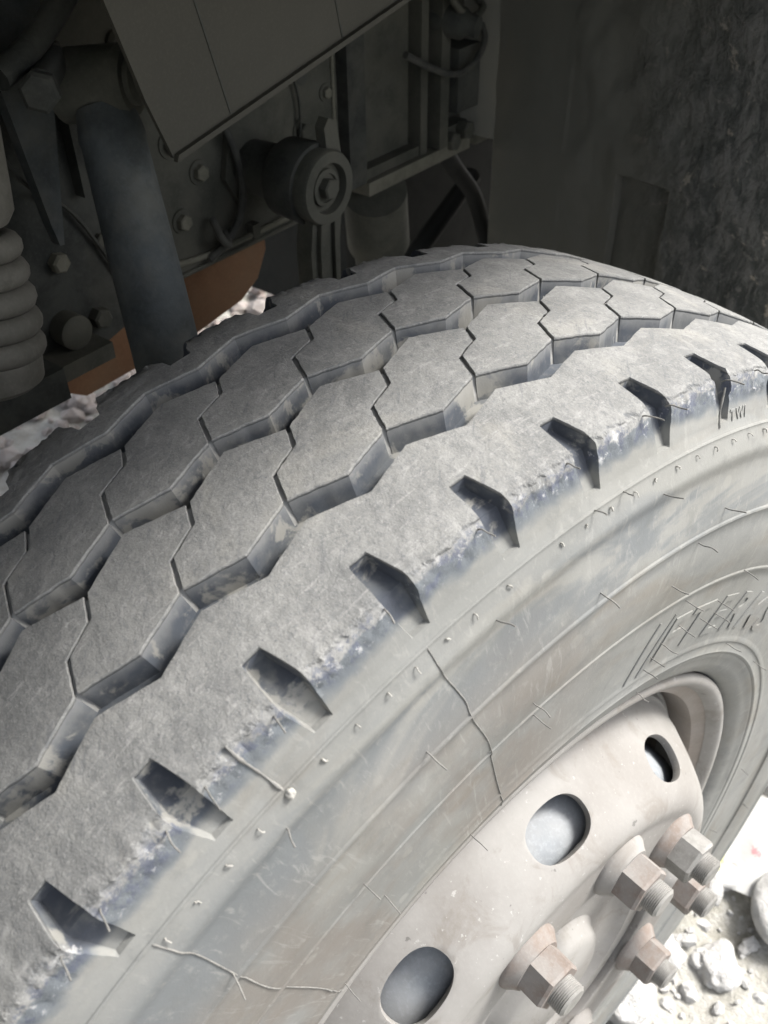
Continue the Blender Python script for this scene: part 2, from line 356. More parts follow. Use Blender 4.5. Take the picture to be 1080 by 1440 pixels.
# ------------------------------------------------------------------ the wheel
wheel = empty('truck_wheel', 'large dusty truck wheel with worn block tread tyre and pale steel disc', 'wheel')
def T(x, r, a): return Vector((x, r*math.sin(a), r*math.cos(a)))
NP = 56; PA = 2*PI/NP; A0 = R(-10.68)        # pitches round the tyre, angle of one outer zigzag corner
def PH(ph): return A0+PA*ph
PL = .55*PA
def crown(x): return .55-.68*x*x
TD = .0150
def lerp(a, b, t): return a+(b-a)*t
def revolve(prof, seg, closed=False, jitter=0):
    bm = bmesh.new(); rings = []
    for (x, r) in prof:
        rings.append([bm.verts.new(T(x, r + (jitter*noise.noise(Vector((x*60, math.sin(2*PI*i/seg)*r*30, math.cos(2*PI*i/seg)*r*30))) if jitter else 0), 2*PI*i/seg)) for i in range(seg)])
    prs = list(zip(rings, rings[1:]))+([(rings[-1], rings[0])] if closed else [])
    for p, q in prs:
        for i in range(seg):
            j = (i+1) % seg; bm.faces.new((p[i], p[j], q[j], q[i]))
    return bm
# tyre casing
def fine(pts, k=4):
    pts = [Vector((a, b, 0)) for a, b in pts]; return [(p.x, p.y) for p in smooth_path(pts, k)]
side_ctrl = [(.139, .492), (.1435, .481), (.1490, .4712), (.1512, .455), (.1515, .435), (.1498, .419)]
low_ctrl = [(.1478, .4155), (.146, .39), (.1425, .36), (.1405, .34)]
ridge = lambda x, r, h=.0007, w=.0011: [(x, r+w), (x+h, r+w*.5), (x+h, r-w*.5), (x, r-w)]
side_prof = [(.1275, .5065), (.1288, .5088), (.1297, .5083), (.1298, .5074), (.1300, .5066)]
side_prof += [(.1318, .5030), (.1336, .4985), (.1345, .4968), (.1349, .4950), (.1349, .4925)]
side_prof += fine([(.1343, .4895), (.1340, .4850), (.1352, .4780), (.1383, .4660), (.1406, .4565)], 5)
side_prof += [(.1410, .4538), (.1419, .4530), (.1422, .4518), (.1417, .4508)]
side_prof += fine([(.1409, .4485), (.1406, .443), (.1416, .432), (.1414, .418), (.1396, .404)], 4)
side_prof += [(.1389, .3998), (.1395, .3986), (.1393, .3972), (.1376, .3962), (.1369, .3948)]
side_prof += fine([(.1366, .388), (.1350, .365), (.1338, .342), (.1335, .334)], 4)
side_prof += [(.1341, .3320), (.1338, .3300), (.1330, .3290), (.1328, .3220), (.1333, .3205), (.1328, .3190), (.1320, .3180), (.1316, .3150),
              (.1305, .3130), (.1296, .307), (.1275, .3015), (.1245, .2965), (.1200, .2932), (.112, .289), (.10, .285), (.10, .27)]
flo = [(x, crown(x)-TD) for x in np.linspace(-.108, .108, 19)]
inner = [(-x, r) for x, r in reversed(side_prof)]
prof = inner + [(-.118, .512)] + flo + [(.118, .512)] + side_prof
tyre = finish(revolve(prof, 288), 'tyre', RUB, wheel, sharp=28)

# shoulder ribs with slots
def rib(side, e_a, e_b, ph0, name):
    """e_a inner edge at c=0, e_b at c=.5 (c runs over one pitch); slot centred on c=.5"""
    cn, cf, dl = .44, .60, .0055
    if side < 0: cn, cf = .41, .59
    cols = [i/16*cn for i in range(16)] + [cn-dl, cn+dl]
    cols += [lerp(cn+dl, cf-dl, i/8) for i in range(1, 8)] + [cf-dl, cf+dl]
    cols += [lerp(cf+dl, 1, i/16) for i in range(1, 16)]
    cols = sorted(set([c for c in cols if abs(c-.5) > .008]+[.5]))
    sec = []                                    # (kind, x or frac, r offset, depth, vN, vF)
    e = lambda c: lerp(e_a, e_b, 1-abs(c-.5)*2)
    rows = []
    rows += [('e', -.0040, -TD-.001), ('e', -.0032, -TD+.0008), ('e', -.0009, -.0035), ('e', -.0002, -.0009), ('e', .0001, -.0001), ('e', .0006, 0)]
    rows += [('f', f, 0) for f in (.12, .3, .5, .7, .88)]
    X0 = .0942
    vn0, vf0, vn1, vf1, vn2, vf2 = (.435, .600, .408, .675, .475, .655) if side > 0 else (.38, .60, .29, .70, .36, .64)
    S_ = [(X0, None, 0, 0.), (X0+.0005, None, .0040, .0), (X0+.0012, None, .0072, .05), (.098, None, .0078, .2), (.102, None, .008, .4), (.106, None, .0082, .6), (.110, None, .0086, .8),
          (.1130, .5413, .0090, .92), (.1155, .5402, .0094, .98), (.1174, .5387, .0096, 1.), (.1189, .5367, .0094, 1.), (.1199, .5342, .0088, 1.05), (.1206, .5315, .0080, 1.15), (.1212, .5290, .0071, 1.3),
          (.1219, .5262, .0061, 1.45), (.1227, .5235, .0051, 1.6), (.1235, .5210, .0043, 1.75), (.1242, .5188, .0037, 1.88), (.1248, .5172, .0033, 1.96), (.1250, .5165, .0031, 2.), (.1253, .5156, .0, 2.),
          (.1262, .5138, 0, 2.), (.1274, .5115, 0, 2.), (.1284, .5099, 0, 2.), (.1292, .5098, 0, 2.), (.1298, .5091, 0, 2.), (.1297, .5082, 0, 2.), (.1280, .5068, 0, 2.)]
    allr = rows+[('s',)+s for s in S_]
    bm = bmesh.new(); nr = len(allr); grid = []
    pts2 = [((s[0], crown(s[0]) if s[1] is None else s[1])) for s in S_]
    if side < 0: S_ = [(a_-(.0035 if i_ < 3 else 0), b_, c_*1.35, d_) for i_, (a_, b_, c_, d_) in enumerate([(q_[0], q_[1], q_[2], q_[3]) for q_ in S_])]
    if side < 0: X0 = .0907; allr = rows+[('s',)+q_ for q_ in S_]; pts2 = [((q_[0], crown(q_[0]) if q_[1] is None else q_[1])) for q_ in S_]
    if side < 0: pts2 = [(x-.0065*min(1, max(0, (x-.098)/.012))*min(1, max(0, (r-.507)/.02)), r) for x, r in pts2]
    nrm = []
    for i in range(len(pts2)):
        a = pts2[max(0, i-1)]; b = pts2[min(len(pts2)-1, i+1)]; d = Vector((b[0]-a[0], b[1]-a[1])).normalized(); nrm.append((-d.y, d.x))
    for kp in range(NP):
        for c in cols:
            col = []
            for ri, rw in enumerate(allr):
                ee = e(c)
                if rw[0] == 'e': x = ee+rw[1]; r = crown(x)+rw[2]; w = 0; nx, nr_ = 0, 1; dep = 0; t = 0
                elif rw[0] == 'f': x = lerp(ee+.0011, X0, rw[1]); r = crown(x); w = rw[1]; nx, nr_ = 0, 1; dep = 0; t = 0
                else:
                    i = ri-len(rows); x, r = pts2[i]; nx, nr_ = nrm[i]; w = 1; dep = rw[3]; t = rw[4]
                if t <= 1: vN = lerp(vn0, vn1, t); vF = lerp(vf0, vf1, t)
                else: vN = lerp(vn1, vn2, t-1); vF = lerp(vf1, vf2, t-1)
                if c <= cn-dl*.99: cw = c*(vN-dl)/(cn-dl)
                elif c < cf+dl*.99: cw = lerp(vN-dl*.6, vF+dl*.6, (c-(cn-dl))/(cf-cn+2*dl)) if c > cn else vN-dl
                else: cw = 1-(1-c)*(1-(vF+dl))/(1-(cf+dl))
                if rw[0] == 's' or True:
                    cw = lerp(c, cw, w)
                inside = cn < c < cf
                a = PH(ph0+kp+cw); p = T(side*x, r, a)
                amp = 0.
                if rw[0] == 's' and 7 <= ri-len(rows) <= 13: amp = .0011
                elif rw[0] in 'fs' and x < .114: amp = .0003
                if not inside and amp:
                    q = p*170; nz = noise.fractal(q, .7, 2.1, 3)*amp
                    if amp > .001: nz += -abs(noise.noise(p*55))*.0016
                    x += nx*nz; r += nr_*nz
                if inside and dep:
                    x -= nx*dep; r -= nr_*dep
                if rw[0] == 'e': x += noise.noise(p*120)*.00035
                col.append(bm.verts.new(T(side*x, r, a)))
            grid.append(col)
    n = len(grid)
    for i in range(n):
        A, B = grid[i], grid[(i+1) % n]
        for j in range(nr-1): bm.faces.new((A[j], B[j], B[j+1], A[j+1]))
    return finish(bm, name, RUB, tyre, sharp=24)
rib(1, .0716, .0615, 0, 'shoulder_rib')
rib(-1, .0820, .0735, -.5, 'shoulder_rib')

# block rows
E_A = dict(lo=.0094, li=-.0030, ro=.0552, ri=.0462, sipe=[(.0220, -.095), (.0293, -.385), ])
E_B = dict(lo=-.0535, li=-.0640, ro=-.0062, ri=-.0152, sipe=[(-.0412, -.095), (-.0352, -.385)])
def row_base(E):
    bm = bmesh.new(); rings = []; ins = .0006
    for kp in range(NP):
        for ph, l, r in ((0, E['lo'], E['ro']), (.5, E['li'], E['ri'])):
            for q in range(4):
                t = q/4; l2, r2 = (E['li'], E['ri']) if ph == 0 else (E['lo'], E['ro'])
                L = lerp(l, l2, t); Rr = lerp(r, r2, t); a = PH(kp+ph+.5*t); rg = []
                for xx, dz in ((L-.0030+ins, -TD-.0008), (L+.0010, -.0030), (L+.0022, -.0019), (Rr-.0022, -.0019), (Rr-.0010, -.0030), (Rr+.0030-ins, -TD-.0008)):
                    rg.append(bm.verts.new(T(xx, crown(xx)+dz, a)))
                rings.append(rg)
    n = len(rings)
    for i in range(n):
        A, B = rings[i], rings[(i+1) % n]
        for j in range(5): bm.faces.new((A[j], B[j], B[j+1], A[j+1]))
    finish(bm, 'tread_base', SIPE, tyre, sharp=34)
def block_mesh(E, seed):
    rnd = random.Random(seed); g = .0200                     # half the sipe width, in pitches
    s0 = [(E['lo'], 0)]+E['sipe']+[(E['ri'], -.5)]
    P = []                                                    # (x, phase, side)
    P += [(x, ph+g, 0) for x, ph in reversed(s0)]             # lower sipe from right to left
    P += [(E['li'], .5, -1)]
    P += [(x, ph+1-g, 0) for x, ph in s0]
    P += [(E['ro'], 0, 1)]
    # side of points 0.. : mark corners that belong to groove walls
    n0 = len(s0)
    side = []
    for i, (x, ph, s) in enumerate(P):
        if i == 0 or i == len(P)-2: s = 1
        if i == n0-1 or i == n0+1: s = -1
        side.append(s)
    out = []
    n = len(P)
    for i in range(n):
        a = P[i]; b = P[(i+1) % n]; sa, sb = side[i], side[(i+1) % n]
        L = math.hypot(a[0]-b[0], (a[1]-b[1])*PL); m = max(1, round(L/.0028))
        for k in range(m):
            t = k/m; s = sa if k == 0 else (sa if sa == sb else 0)
            jx = rnd.gauss(0, .00016) if k else 0; js = rnd.gauss(0, .00016) if k else 0
            out.append([lerp(a[0], b[0], t)+jx, lerp(a[1], b[1], t)*PL+js, s])
    m = len(out)
    area = sum(out[i][0]*out[(i+1) % m][1]-out[(i+1) % m][0]*out[i][1] for i in range(m))
    sg = 1 if area > 0 else -1
    nr = []
    for i in range(m):
        a = out[i-1]; b = out[(i+1) % m]; d = Vector((b[0]-a[0], b[1]-a[1])).normalized(); nr.append((d.y*sg, -d.x*sg))
    bm = bmesh.new()
    def ring(dr, draft, inset, wear=0):
        rg = []
        for (x, s, sd_), (nx, ns) in zip(out, nr):
            X = x+draft*sd_-nx*inset; Sx = s-ns*inset; rr = crown(X)+dr
            if wear: rr += wear*rnd.random()
            rg.append(bm.verts.new(T(X, rr, A0+Sx/.55)))
        return rg
    rs = [ring(-TD-.0008, .0030, 0), ring(-.0110, .0017, 0), ring(-.0035, .0005, 0), ring(-.0009, .0001, 0), ring(-.0003, 0, .00005, -.0002), ring(-.00004, 0, .0003)]
    for A, B in zip(rs, rs[1:]):
        for i in range(m): bm.faces.new((A[i], A[(i+1) % m], B[(i+1) % m], B[i]))
    # top surface: constrained triangulation on the curved crown
    V = [Vector((o_[0]-q[0]*.0003, o_[1]-q[1]*.0003)) for o_, q in zip(out, nr)]
    xs2 = [v.x for v in V]; ys2 = [v.y for v in V]
    pts = list(V)
    gx = min(xs2)
    while gx < max(xs2):
        gy = min(ys2)
        while gy < max(ys2):
            p = Vector((gx+rnd.uniform(-.0006, .0006), gy+rnd.uniform(-.0006, .0006)))
            if min((p-v).length for v in V) > .0022: pts.append(p)
            gy += .0042
        gx += .0042
    res = delaunay_2d_cdt(pts, [], [list(range(m))], 1, 1e-7)
    vv, ff, src = res[0], res[2], res[3]
    mp = []
    for i, p in enumerate(vv):
        s_ = [q for q in src[i] if q < m]
        if s_: mp.append(rs[-1][s_[0]])
        else: mp.append(bm.verts.new(T(p.x, crown(p.x)+noise.noise(Vector((p.x*90, p.y*90, seed)))*.0003, A0+p.y/.55)))
    for f in ff:
        try: bm.faces.new([mp[i] for i in f])
        except ValueError: pass
    bmesh.ops.recalc_face_normals(bm, faces=bm.faces[:])
    for f in bm.faces: f.smooth = True
    for e in bm.edges:
        if len(e.link_faces) == 2 and e.calc_face_angle(0) > R(25): e.smooth = False
    me = bpy.data.meshes.new('tread_block'); bm.to_mesh(me); bm.free(); me.materials.append(RUB); return me
for ei, E in enumerate((E_A, E_B)):
    row_base(E)
    vs = [block_mesh(E, 10*ei+i) for i in range(6)]
    for kp in range(NP):
        o = link('tread_block', vs[random.randrange(6)], tyre); o.rotation_euler = (-PA*kp, 0, 0)

# surface of the outer sidewall, for things moulded on it
sp = sorted([(r, x) for x, r in side_prof[3:]]); SR = [q[0] for q in sp]; SX = [q[1] for q in sp]
sh = [(.5138, .1262), (.5165, .1250), (.5210, .1235), (.5262, .1219), (.5315, .1206), (.5367, .1189), (.5402, .1155), (.5415, .112)]
SR += [q[0] for q in sh]; SX += [q[1] for q in sh]
def sx(r): return float(np.interp(r, SR, SX))
# mould seams
def seam(pts, rad, name, w=.0):
    P = [T(sx(r)+rad*.3, r, R(a)) for a, r in pts]
    Q = smooth_path(P, 8); Q = [T(sx(math.hypot(p.y, p.z))+rad*.35, math.hypot(p.y, p.z), math.atan2(p.y, p.z)) if math.hypot(p.y, p.z) > .3 else p for p in Q]
    rr = [rad*(1+.4*noise.noise(p*300)+w*max(0, noise.noise(p*180))) for p in Q]
    bm = bmesh.new(); add_tube(bm, Q, rr, 8); return finish(bm, name, HAIR, tyre, sharp=60)
seam([(-13.69, .5085), (-13.59, .4925), (-12.94, .4652), (-12.91, .4503), (-11.8, .4058), (-10.85, .3392), (-10.1, .304)], .00042, 'mould_seam')
seam([(-32.2, .5083), (-32.05, .4912), (-32.57, .4557), (-33.94, .4025), (-34.99, .3478), (-36.2, .312), (-36.8, .302)], .00045, 'mould_seam')
seam([(-23.54, .5406), (-23.51, .5334), (-23.40, .5198), (-23.37, .5134), (-23.32, .5090)], .0005, 'mould_seam', 1.8)
seam([(12.2, .5345), (11.87, .5235), (11.8, .5134)], .0006, 'mould_seam', 1.)
bm = bmesh.new()
bmesh.ops.create_icosphere(bm, subdivisions=3, radius=.0021)
for v in bm.verts: v.co = v.co*(1+.55*noise.noise(v.co*500))+T(.1312, .5060, R(-23.2))
finish(bm, 'rubber_crumb', STUB, tyre)
# rubber hairs
HAIRS= [[0.1186, -0.2293, 0.4856, 0.1296, -0.23, 0.4834], [0.1188, -0.249, 0.4755, 0.1291, -0.2493, 0.4741], [0.1186, -0.2817, 0.457, 0.1282, -0.2832, 0.456], [0.1184, -0.301, 0.445, 0.1286, -0.3023, 0.4439], [0.1343, -0.2054, 0.45, 0.1439, -0.2079, 0.449], [0.1411, -0.2459, 0.3847, 0.1533, -0.2481, 0.3837], [0.1317, -0.1804, 0.2546, 0.1452, -0.1802, 0.2545], [0.1388, -0.1701, 0.3666, 0.153, -0.169, 0.3659], [0.1187, -0.1947, 0.5003, 0.1278, -0.1956, 0.499], [0.1184, -0.079, 0.5314, 0.127, -0.0778, 0.5322], [0.1184, -0.1352, 0.5199, 0.1266, -0.1366, 0.5187], [0.1343, -0.0814, 0.488, 0.1443, -0.0791, 0.4895], [0.1408, -0.0064, 0.4588, 0.1531, -0.0069, 0.458], [0.1411, 0.0664, 0.4163, 0.1527, 0.067, 0.4175], [0.1401, -0.052, 0.4081, 0.1526, -0.0522, 0.4077], [0.1371, -0.0449, 0.3881, 0.1493, -0.0448, 0.3881], [0.1311, 0.0791, 0.2983, 0.1406, 0.0779, 0.2991], [0.1073, 0.0607, 0.2401, 0.1149, 0.06, 0.2417], [0.1409, -0.1298, 0.4382, 0.1545, -0.1291, 0.4371], [0.1112, 0.0029, 0.2437, 0.1187, 0.0016, 0.2451], [0.1109, -0.0075, 0.2438, 0.1195, -0.0093, 0.2445], [0.112, -0.0044, 0.2428, 0.1261, -0.0063, 0.2415], [0.1313, -0.081, 0.2992, 0.1444, -0.0808, 0.2992], [0.1132, -0.0707, 0.2311, 0.1204, -0.0715, 0.2328], [0.1129, -0.1077, 0.2167, 0.1281, -0.1077, 0.216], [0.1132, -0.1242, 0.2072, 0.1203, -0.1245, 0.209], [0.1351, -0.1525, 0.3252, 0.1484, -0.1528, 0.3247], [0.118, -0.0205, 0.5373, 0.1256, -0.0202, 0.5386], [0.1176, 0.0384, 0.5368, 0.1284, 0.0405, 0.5388], [0.1183, 0.0597, 0.5339, 0.1285, 0.0611, 0.5358], [0.118, 0.1149, 0.5253, 0.1288, 0.116, 0.5271], [0.1175, 0.1489, 0.5172, 0.1254, 0.1485, 0.5191], [0.1342, 0.0449, 0.4933, 0.1454, 0.0469, 0.4956], [0.1401, 0.1123, 0.4488, 0.1515, 0.1139, 0.4517], [0.1292, 0.0137, 0.5083, 0.1362, 0.0137, 0.5103], [0.129, -0.0085, 0.5087, 0.1366, -0.0081, 0.5105], [0.138, 0.1693, 0.3618, 0.1539, 0.1684, 0.3603], [0.1418, 0.0874, 0.437, 0.1533, 0.0876, 0.438], [0.135, 0.0859, 0.3465, 0.1509, 0.0867, 0.3464], [0.1343, 0.0777, 0.3385, 0.1454, 0.0773, 0.3394], [0.1201, 0.1705, 0.2296, 0.1294, 0.169, 0.2305], [0.1334, 0.1959, 0.2628, 0.1472, 0.1959, 0.2639], [0.1332, 0.2665, 0.1872, 0.1492, 0.2655, 0.1869], [0.1353, 0.1322, 0.3372, 0.1513, 0.1331, 0.3369], [0.1353, 0.1523, 0.3286, 0.1512, 0.1525, 0.3278], [0.1355, 0.1029, 0.3515, 0.1514, 0.1034, 0.3499], [0.1361, 0.15, 0.3427, 0.152, 0.1507, 0.3418], [0.1371, 0.0997, 0.378, 0.1531, 0.101, 0.3776], [0.1339, 0.0731, 0.3298, 0.145, 0.0729, 0.3307]]
def hair(p, q, rad, mat=HAIR, name='rubber_hair'):
    bm = bmesh.new(); p = Vector(p); q = Vector(q); d = (q-p)
    rr = math.hypot(p.y, p.z); n_ = Vector((1, 0, 0)) if rr < .5 else T(.7, .7, math.atan2(p.y, p.z)); n_.normalize()
    p0 = p-n_*.002
    k1 = p+d*.12+n_*.0012; k2 = p+d*.55+n_*.0008+Vector((random.gauss(0, .0004), random.gauss(0, .0004), random.gauss(0, .0004)))
    add_tube(bm, smooth_path([p0, p, k1, k2, q], 3), rad, 6); return finish(bm, name, mat, tyre, sharp=80)
for h_ in HAIRS:
    p = Vector(h_[:3]); q = Vector(h_[3:])
    d = (q-p).normalized()*min((q-p).length, .0125)
    r_ = math.hypot(p.y, p.z); a_ = math.atan2(p.y, p.z)
    if r_ < .296: continue
    hair(p, p+d, .00042 if r_ > .42 else .00036)
for i in range(26):                                   # a few more on the parts of the sidewall to either side
    a_ = R(random.choice([random.uniform(40, 130), random.uniform(-120, -45)])); r_ = random.choice([.525, .497, .452, .40, .345])
    p = T(sx(r_), r_, a_); hair(p, p+Vector((.0075, random.uniform(-.004, .004), random.uniform(-.006, 0))), .0004)
for i in range(-24, 38):                              # short pale stubs just below the mould line, three to a pitch
    if random.random() < .12: continue
    a_ = PH(i/3+.05)+random.gauss(0, .0012); r_ = .5052; p = T(sx(r_), r_, a_)
    L = random.uniform(.0012, .0034)
    q = p+Vector((L, random.uniform(-.001, .002), -L*random.uniform(.3, .8))); hair(p, q, random.uniform(.0003, .00055), STUB, 'rubber_stub')
# raised lettering
def lettering(txt, size, r0, a0, depth, shear=0., gap=1.0, name='letter'):
    a = a0
    for ch in txt:
        if ch == ' ': a += size*.5/r0; continue
        cu = bpy.data.curves.new('letter', 'FONT'); cu.body = ch; cu.size = size; cu.extrude = depth; cu.offset = size*.012; cu.bevel_depth = depth*.45; cu.bevel_resolution = 1; cu.shear = shear; cu.resolution_u = 4
        to = bpy.data.objects.new('letter', cu); COL.objects.link(to); bpy.context.view_layer.update()
        me = bpy.data.meshes.new_from_object(to.evaluated_get(bpy.context.evaluated_depsgraph_get()))
        bpy.data.objects.remove(to); bpy.data.curves.remove(cu)
        bm = bmesh.new(); bm.from_mesh(me); bpy.data.meshes.remove(me)
        xs2 = [v.co.x for v in bm.verts]; w = max(xs2)-min(xs2); x0 = min(xs2)
        for v in bm.verts:
            rr = r0+v.co.y; aa = a+(v.co.x-x0)/(r0+size*.35); v.co = T(sx(rr)+v.co.z+depth*.2, rr, aa)
        for f in bm.faces: f.smooth = False
        me = bpy.data.meshes.new('letter'); bm.to_mesh(me); bm.free(); me.materials.append(RUB); link(name, me, tyre)
        a += (w+size*.09*gap)/(r0+size*.35)
lettering('FTERMS', .046, .3440, R(13.3), .0006, .28, 1.3)
lettering('TWI', .0085, .5150, PH(3.70), .00035, 0, 1.0)
for a1, a2 in ((R(8.9), R(11.4)), (R(11.2), R(14.1))):
    bm = bmesh.new(); Q = []
    for i in range(13):
        t = i/12; r_ = lerp(.3345, .3815, t); Q.append(T(sx(r_)+.0002, r_, lerp(a1, a2, t)))
    add_tube(bm, Q, .0008, 6); finish(bm, 'slanted_bar', RUB, tyre)

# rim
rimp = [(.100, .2875), (.113, .2885), (.118, .2905), (.1212, .2900), (.1232, .2875), (.1228, .2835), (.1205, .2800), (.1165, .2778), (.1125, .2752), (.1095, .2715), (.1075, .2670), (.1060, .2635), (.1020, .2618),
        (.075, .2605), (.055, .2590), (.03, .2560), (-.08, .2560), (-.105, .2620), (-.118, .278), (-.121, .2885), (-.10, .287), (-.09, .268), (-.07, .2620), (.06, .2640), (.095, .2660)]
finish(revolve(rimp, 160, True), 'rim', BARREL, wheel, sharp=40)
# bright lip of the rim as the photo shows it: paler paint than the barrel
lip = [(.1128, .2889), (.118, .2909), (.1214, .2904), (.1236, .2877), (.1232, .2833), (.1208, .2796), (.1166, .2773), (.1130, .2750), (.1126, .2757), (.1163, .2780), (.12, .28), (.1224, .2835), (.1228, .2873), (.1208, .2897), (.118, .2902)]
finish(revolve(lip, 160, True), 'rim_lip', WHEEL, wheel, sharp=60)
# disc
front = [(.0790, .2600), (.0830, .2590), (.0850, .2575), (.0855, .2545), (.0885, .2530), (.0915, .2515), (.0925, .2490), (.0955, .2472), (.1010, .2452), (.1080, .2425)]
front += fine([(.1150, .2385), (.1260, .2325), (.1400, .2240), (.1500, .2170), (.1575, .2100), (.1625, .2020), (.1645, .1940), (.1640, .1870), (.1630, .1800), (.1630, .1700)], 3)
front += [(.1630, .150), (.1630, .1405), (.1622, .1395)]
back = [(x-.009 if r < .21 else x-.006, r-.0035 if r > .20 else r) for x, r in reversed(front) if r > .141]
discp = front + [(.1540, .1395)] + back[:-8] + [(.0760, .2560)]
bmd = revolve(discp, 200, True)
disc = finish(bmd, 'wheel_disc', WHEEL, wheel, sharp=180)
bmc = bmesh.new()
HA = [R(-35.6+36*k) for k in range(10)]
for a in HA:
    c0 = T(.1385, .2250, a); n_ = (Vector((1, 0, 0))*.52+T(0, 1, a)*.85).normalized(); u = T(0, 1, a+PI/2); v = n_.cross(u)
    sec = []
    for i in range(40):
        t = 2*PI*i/40; ct, st = math.cos(t), math.sin(t); cx = math.copysign(abs(ct)**.85, ct)*.0280; cy = math.copysign(abs(st)**.85, st)*.0190
        sec.append(c0+u*cx+v*cy)
    A = [bmc.verts.new(p+n_*.03) for p in sec]; B = [bmc.verts.new(p-n_*.03) for p in sec]
    bmc.faces.new(A); bmc.faces.new(B)
    for i in range(40): bmc.faces.new((A[i], A[(i+1) % 40], B[(i+1) % 40], B[i]))
cut = finish(bmc, 'cutter', WHEEL, None)
md = disc.modifiers.new('b', 'BOOLEAN'); md.operation = 'DIFFERENCE'; md.object = cut; md.solver = 'EXACT'
bv = disc.modifiers.new('v', 'BEVEL'); bv.width = .0016; bv.segments = 2; bv.limit_method = 'ANGLE'; bv.angle_limit = R(50)
bpy.context.view_layer.update()
me = bpy.data.meshes.new_from_object(disc.evaluated_get(bpy.context.evaluated_depsgraph_get()))
disc.modifiers.clear(); disc.data = me; bpy.data.objects.remove(cut)
bm = bmesh.new(); bm.from_mesh(me)
for f in bm.faces: f.smooth = True
for e in bm.edges:
    e.smooth = not (len(e.link_faces) == 2 and e.calc_face_angle(0) > R(38))
bm.to_mesh(me); bm.free()
# brake drum and hub behind and inside the disc
finish(revolve([(-.10, .205), (.02, .205), (.022, .2085), (.035, .2085), (.037, .205), (.07, .210), (.09, .2155), (.12, .2140), (.134, .2090), (.143, .2020), (.146, .1940), (.146, .150), (.1385, .1495), (.1385, .10), (-.10, .10)], 128, True), 'brake_drum', DRUM, wheel, sharp=35)
finish(revolve([(.139, .13945), (.1535, .13945), (.1560, .1380), (.1560, .118), (.150, .112), (.146, .104), (.146, .070), (.150, .066), (.158, .062), (.162, .055), (.163, .0)], 96), 'hub', WHEEL, wheel, sharp=35)
# nuts on studs
def nut(a, seed):
    rnd = random.Random(seed)
    bm = bmesh.new(); u = T(0, 1, a+rnd.uniform(0, 1.05))
    c0 = T(.1630, .1625, a)
    add_lathe(bm, [(-.001, .0268), (.0016, .0268), (.0034, .0262), (.0075, .0225), (.0105, .0205), (.0106, .0130)], c0, (1, 0, 0), 44)
    fl = finish(bm, 'wheel_nut', RUSTY if seed % 2 == 0 else WHEEL, wheel, sharp=30)
    bm = bmesh.new(); add_lathe(bm, [(.0095, .0202), (.0280, .0202), (.0302, .0187), (.0302, .0130)], c0, (1, 0, 0), 6, True, u)
    bevel(bm, .0014, 3, 25); finish(bm, 'hex_head', RUSTY if seed % 3 != 2 else STUDM, fl, sharp=25)
    bm = bmesh.new(); pr = [(.022, .0122)]; hh = .029
    while hh < .041: pr += [(hh, .0124), (hh+.00035, .0117), (hh+.0009, .0117), (hh+.00125, .0124)]; hh += .0015
    pr += [(hh, .0118), (hh+.0015, .0100), (hh+.0016, 0)]
    add_lathe(bm, pr, c0, (1, 0, 0), 24, False); finish(bm, 'stud', STUDM, fl, sharp=25)
for kk in range(10): nut(R(-18.4+36*kk), kk)

# ------------------------------------------------------------------ chassis and wheel housing
tv = Vector((-.17607, .98438, 0)); nv = Vector((.98438, .17607, 0))
def W(p, q, z): return tv*p+nv*q+Vector((0, 0, z))
def Wq(q): return lambda p, z, t: W(p, q+t, z)
def prism(name, q, poly, t0, t1, mat, parent=None, bev=.003):
    bm = bmesh.new(); add_prism(bm, poly, Wq(q), t0, t1)
    if bev: bevel(bm, bev, 2)
    return finish(bm, name, mat, parent, sharp=40)
def wbox(name, lo, hi, mat, parent=None, bev=.003):
    bm = bmesh.new(); add_box(bm, lo, hi, lambda v: W(v.x, v.y, v.z))
    if bev: bevel(bm, bev, 2)
    return finish(bm, name, mat, parent, sharp=40)
def wcyl(name, prof, o, ax, mat, parent=None, seg=36, u=None):
    bm = bmesh.new(); ax = tv*ax[0]+nv*ax[1]+Vector((0, 0, ax[2])); add_lathe(bm, prof, W(*o), ax, seg, True, u); return finish(bm, name, mat, parent, sharp=35)
def wtube(name, pts, rad, mat, parent=None, seg=10, k=6):
    bm = bmesh.new(); add_tube(bm, smooth_path([W(*p) for p in pts], k), rad, seg); return finish(bm, name, mat, parent, sharp=60)

# frame rail
rail = empty('chassis_rail', 'long olive steel chassis rail running behind the tyre', 'chassis rail')
wbox('rail_web', (-1.2, -.462, .372), (.445, -.450, .66), OLIVE, rail)
wbox('bottom_flange', (-1.2, -.520, .368), (.445, -.4625, .378), OLIVE, rail)
wbox('rail_web', (.4455, -.480, .372), (1.9, -.4685, .66), OLIVE, rail)
wbox('bottom_flange', (.485, -.468, .368), (.697, -.440, .384), OLIVL, rail)
wbox('bottom_flange', (.712, -.468, .368), (1.9, -.440, .384), OLIVL, rail)
wtube('weld_bead', [(.437, -.449, .376), (.437, -.449, .45), (.438, -.449, .54), (.438, -.449, .64)], .0022, OLIVL, rail)
for pq in ((.130, .405), (.165, .60), (.40, .60)):
    wcyl('rivet', [(0, .011), (.004, .0105), (.007, .007), (.0075, 0)], (pq[0], -.4505, pq[1]), (0, 1, 0), OLIVE, rail, 16)
wcyl('hole_shade_disc', [(0, .0085), (.0006, .0085)], (.391, -.4502, .523), (0, 1, 0), DARKM, rail, 20)  # flat dark disc; the shade of a hole put into its colour
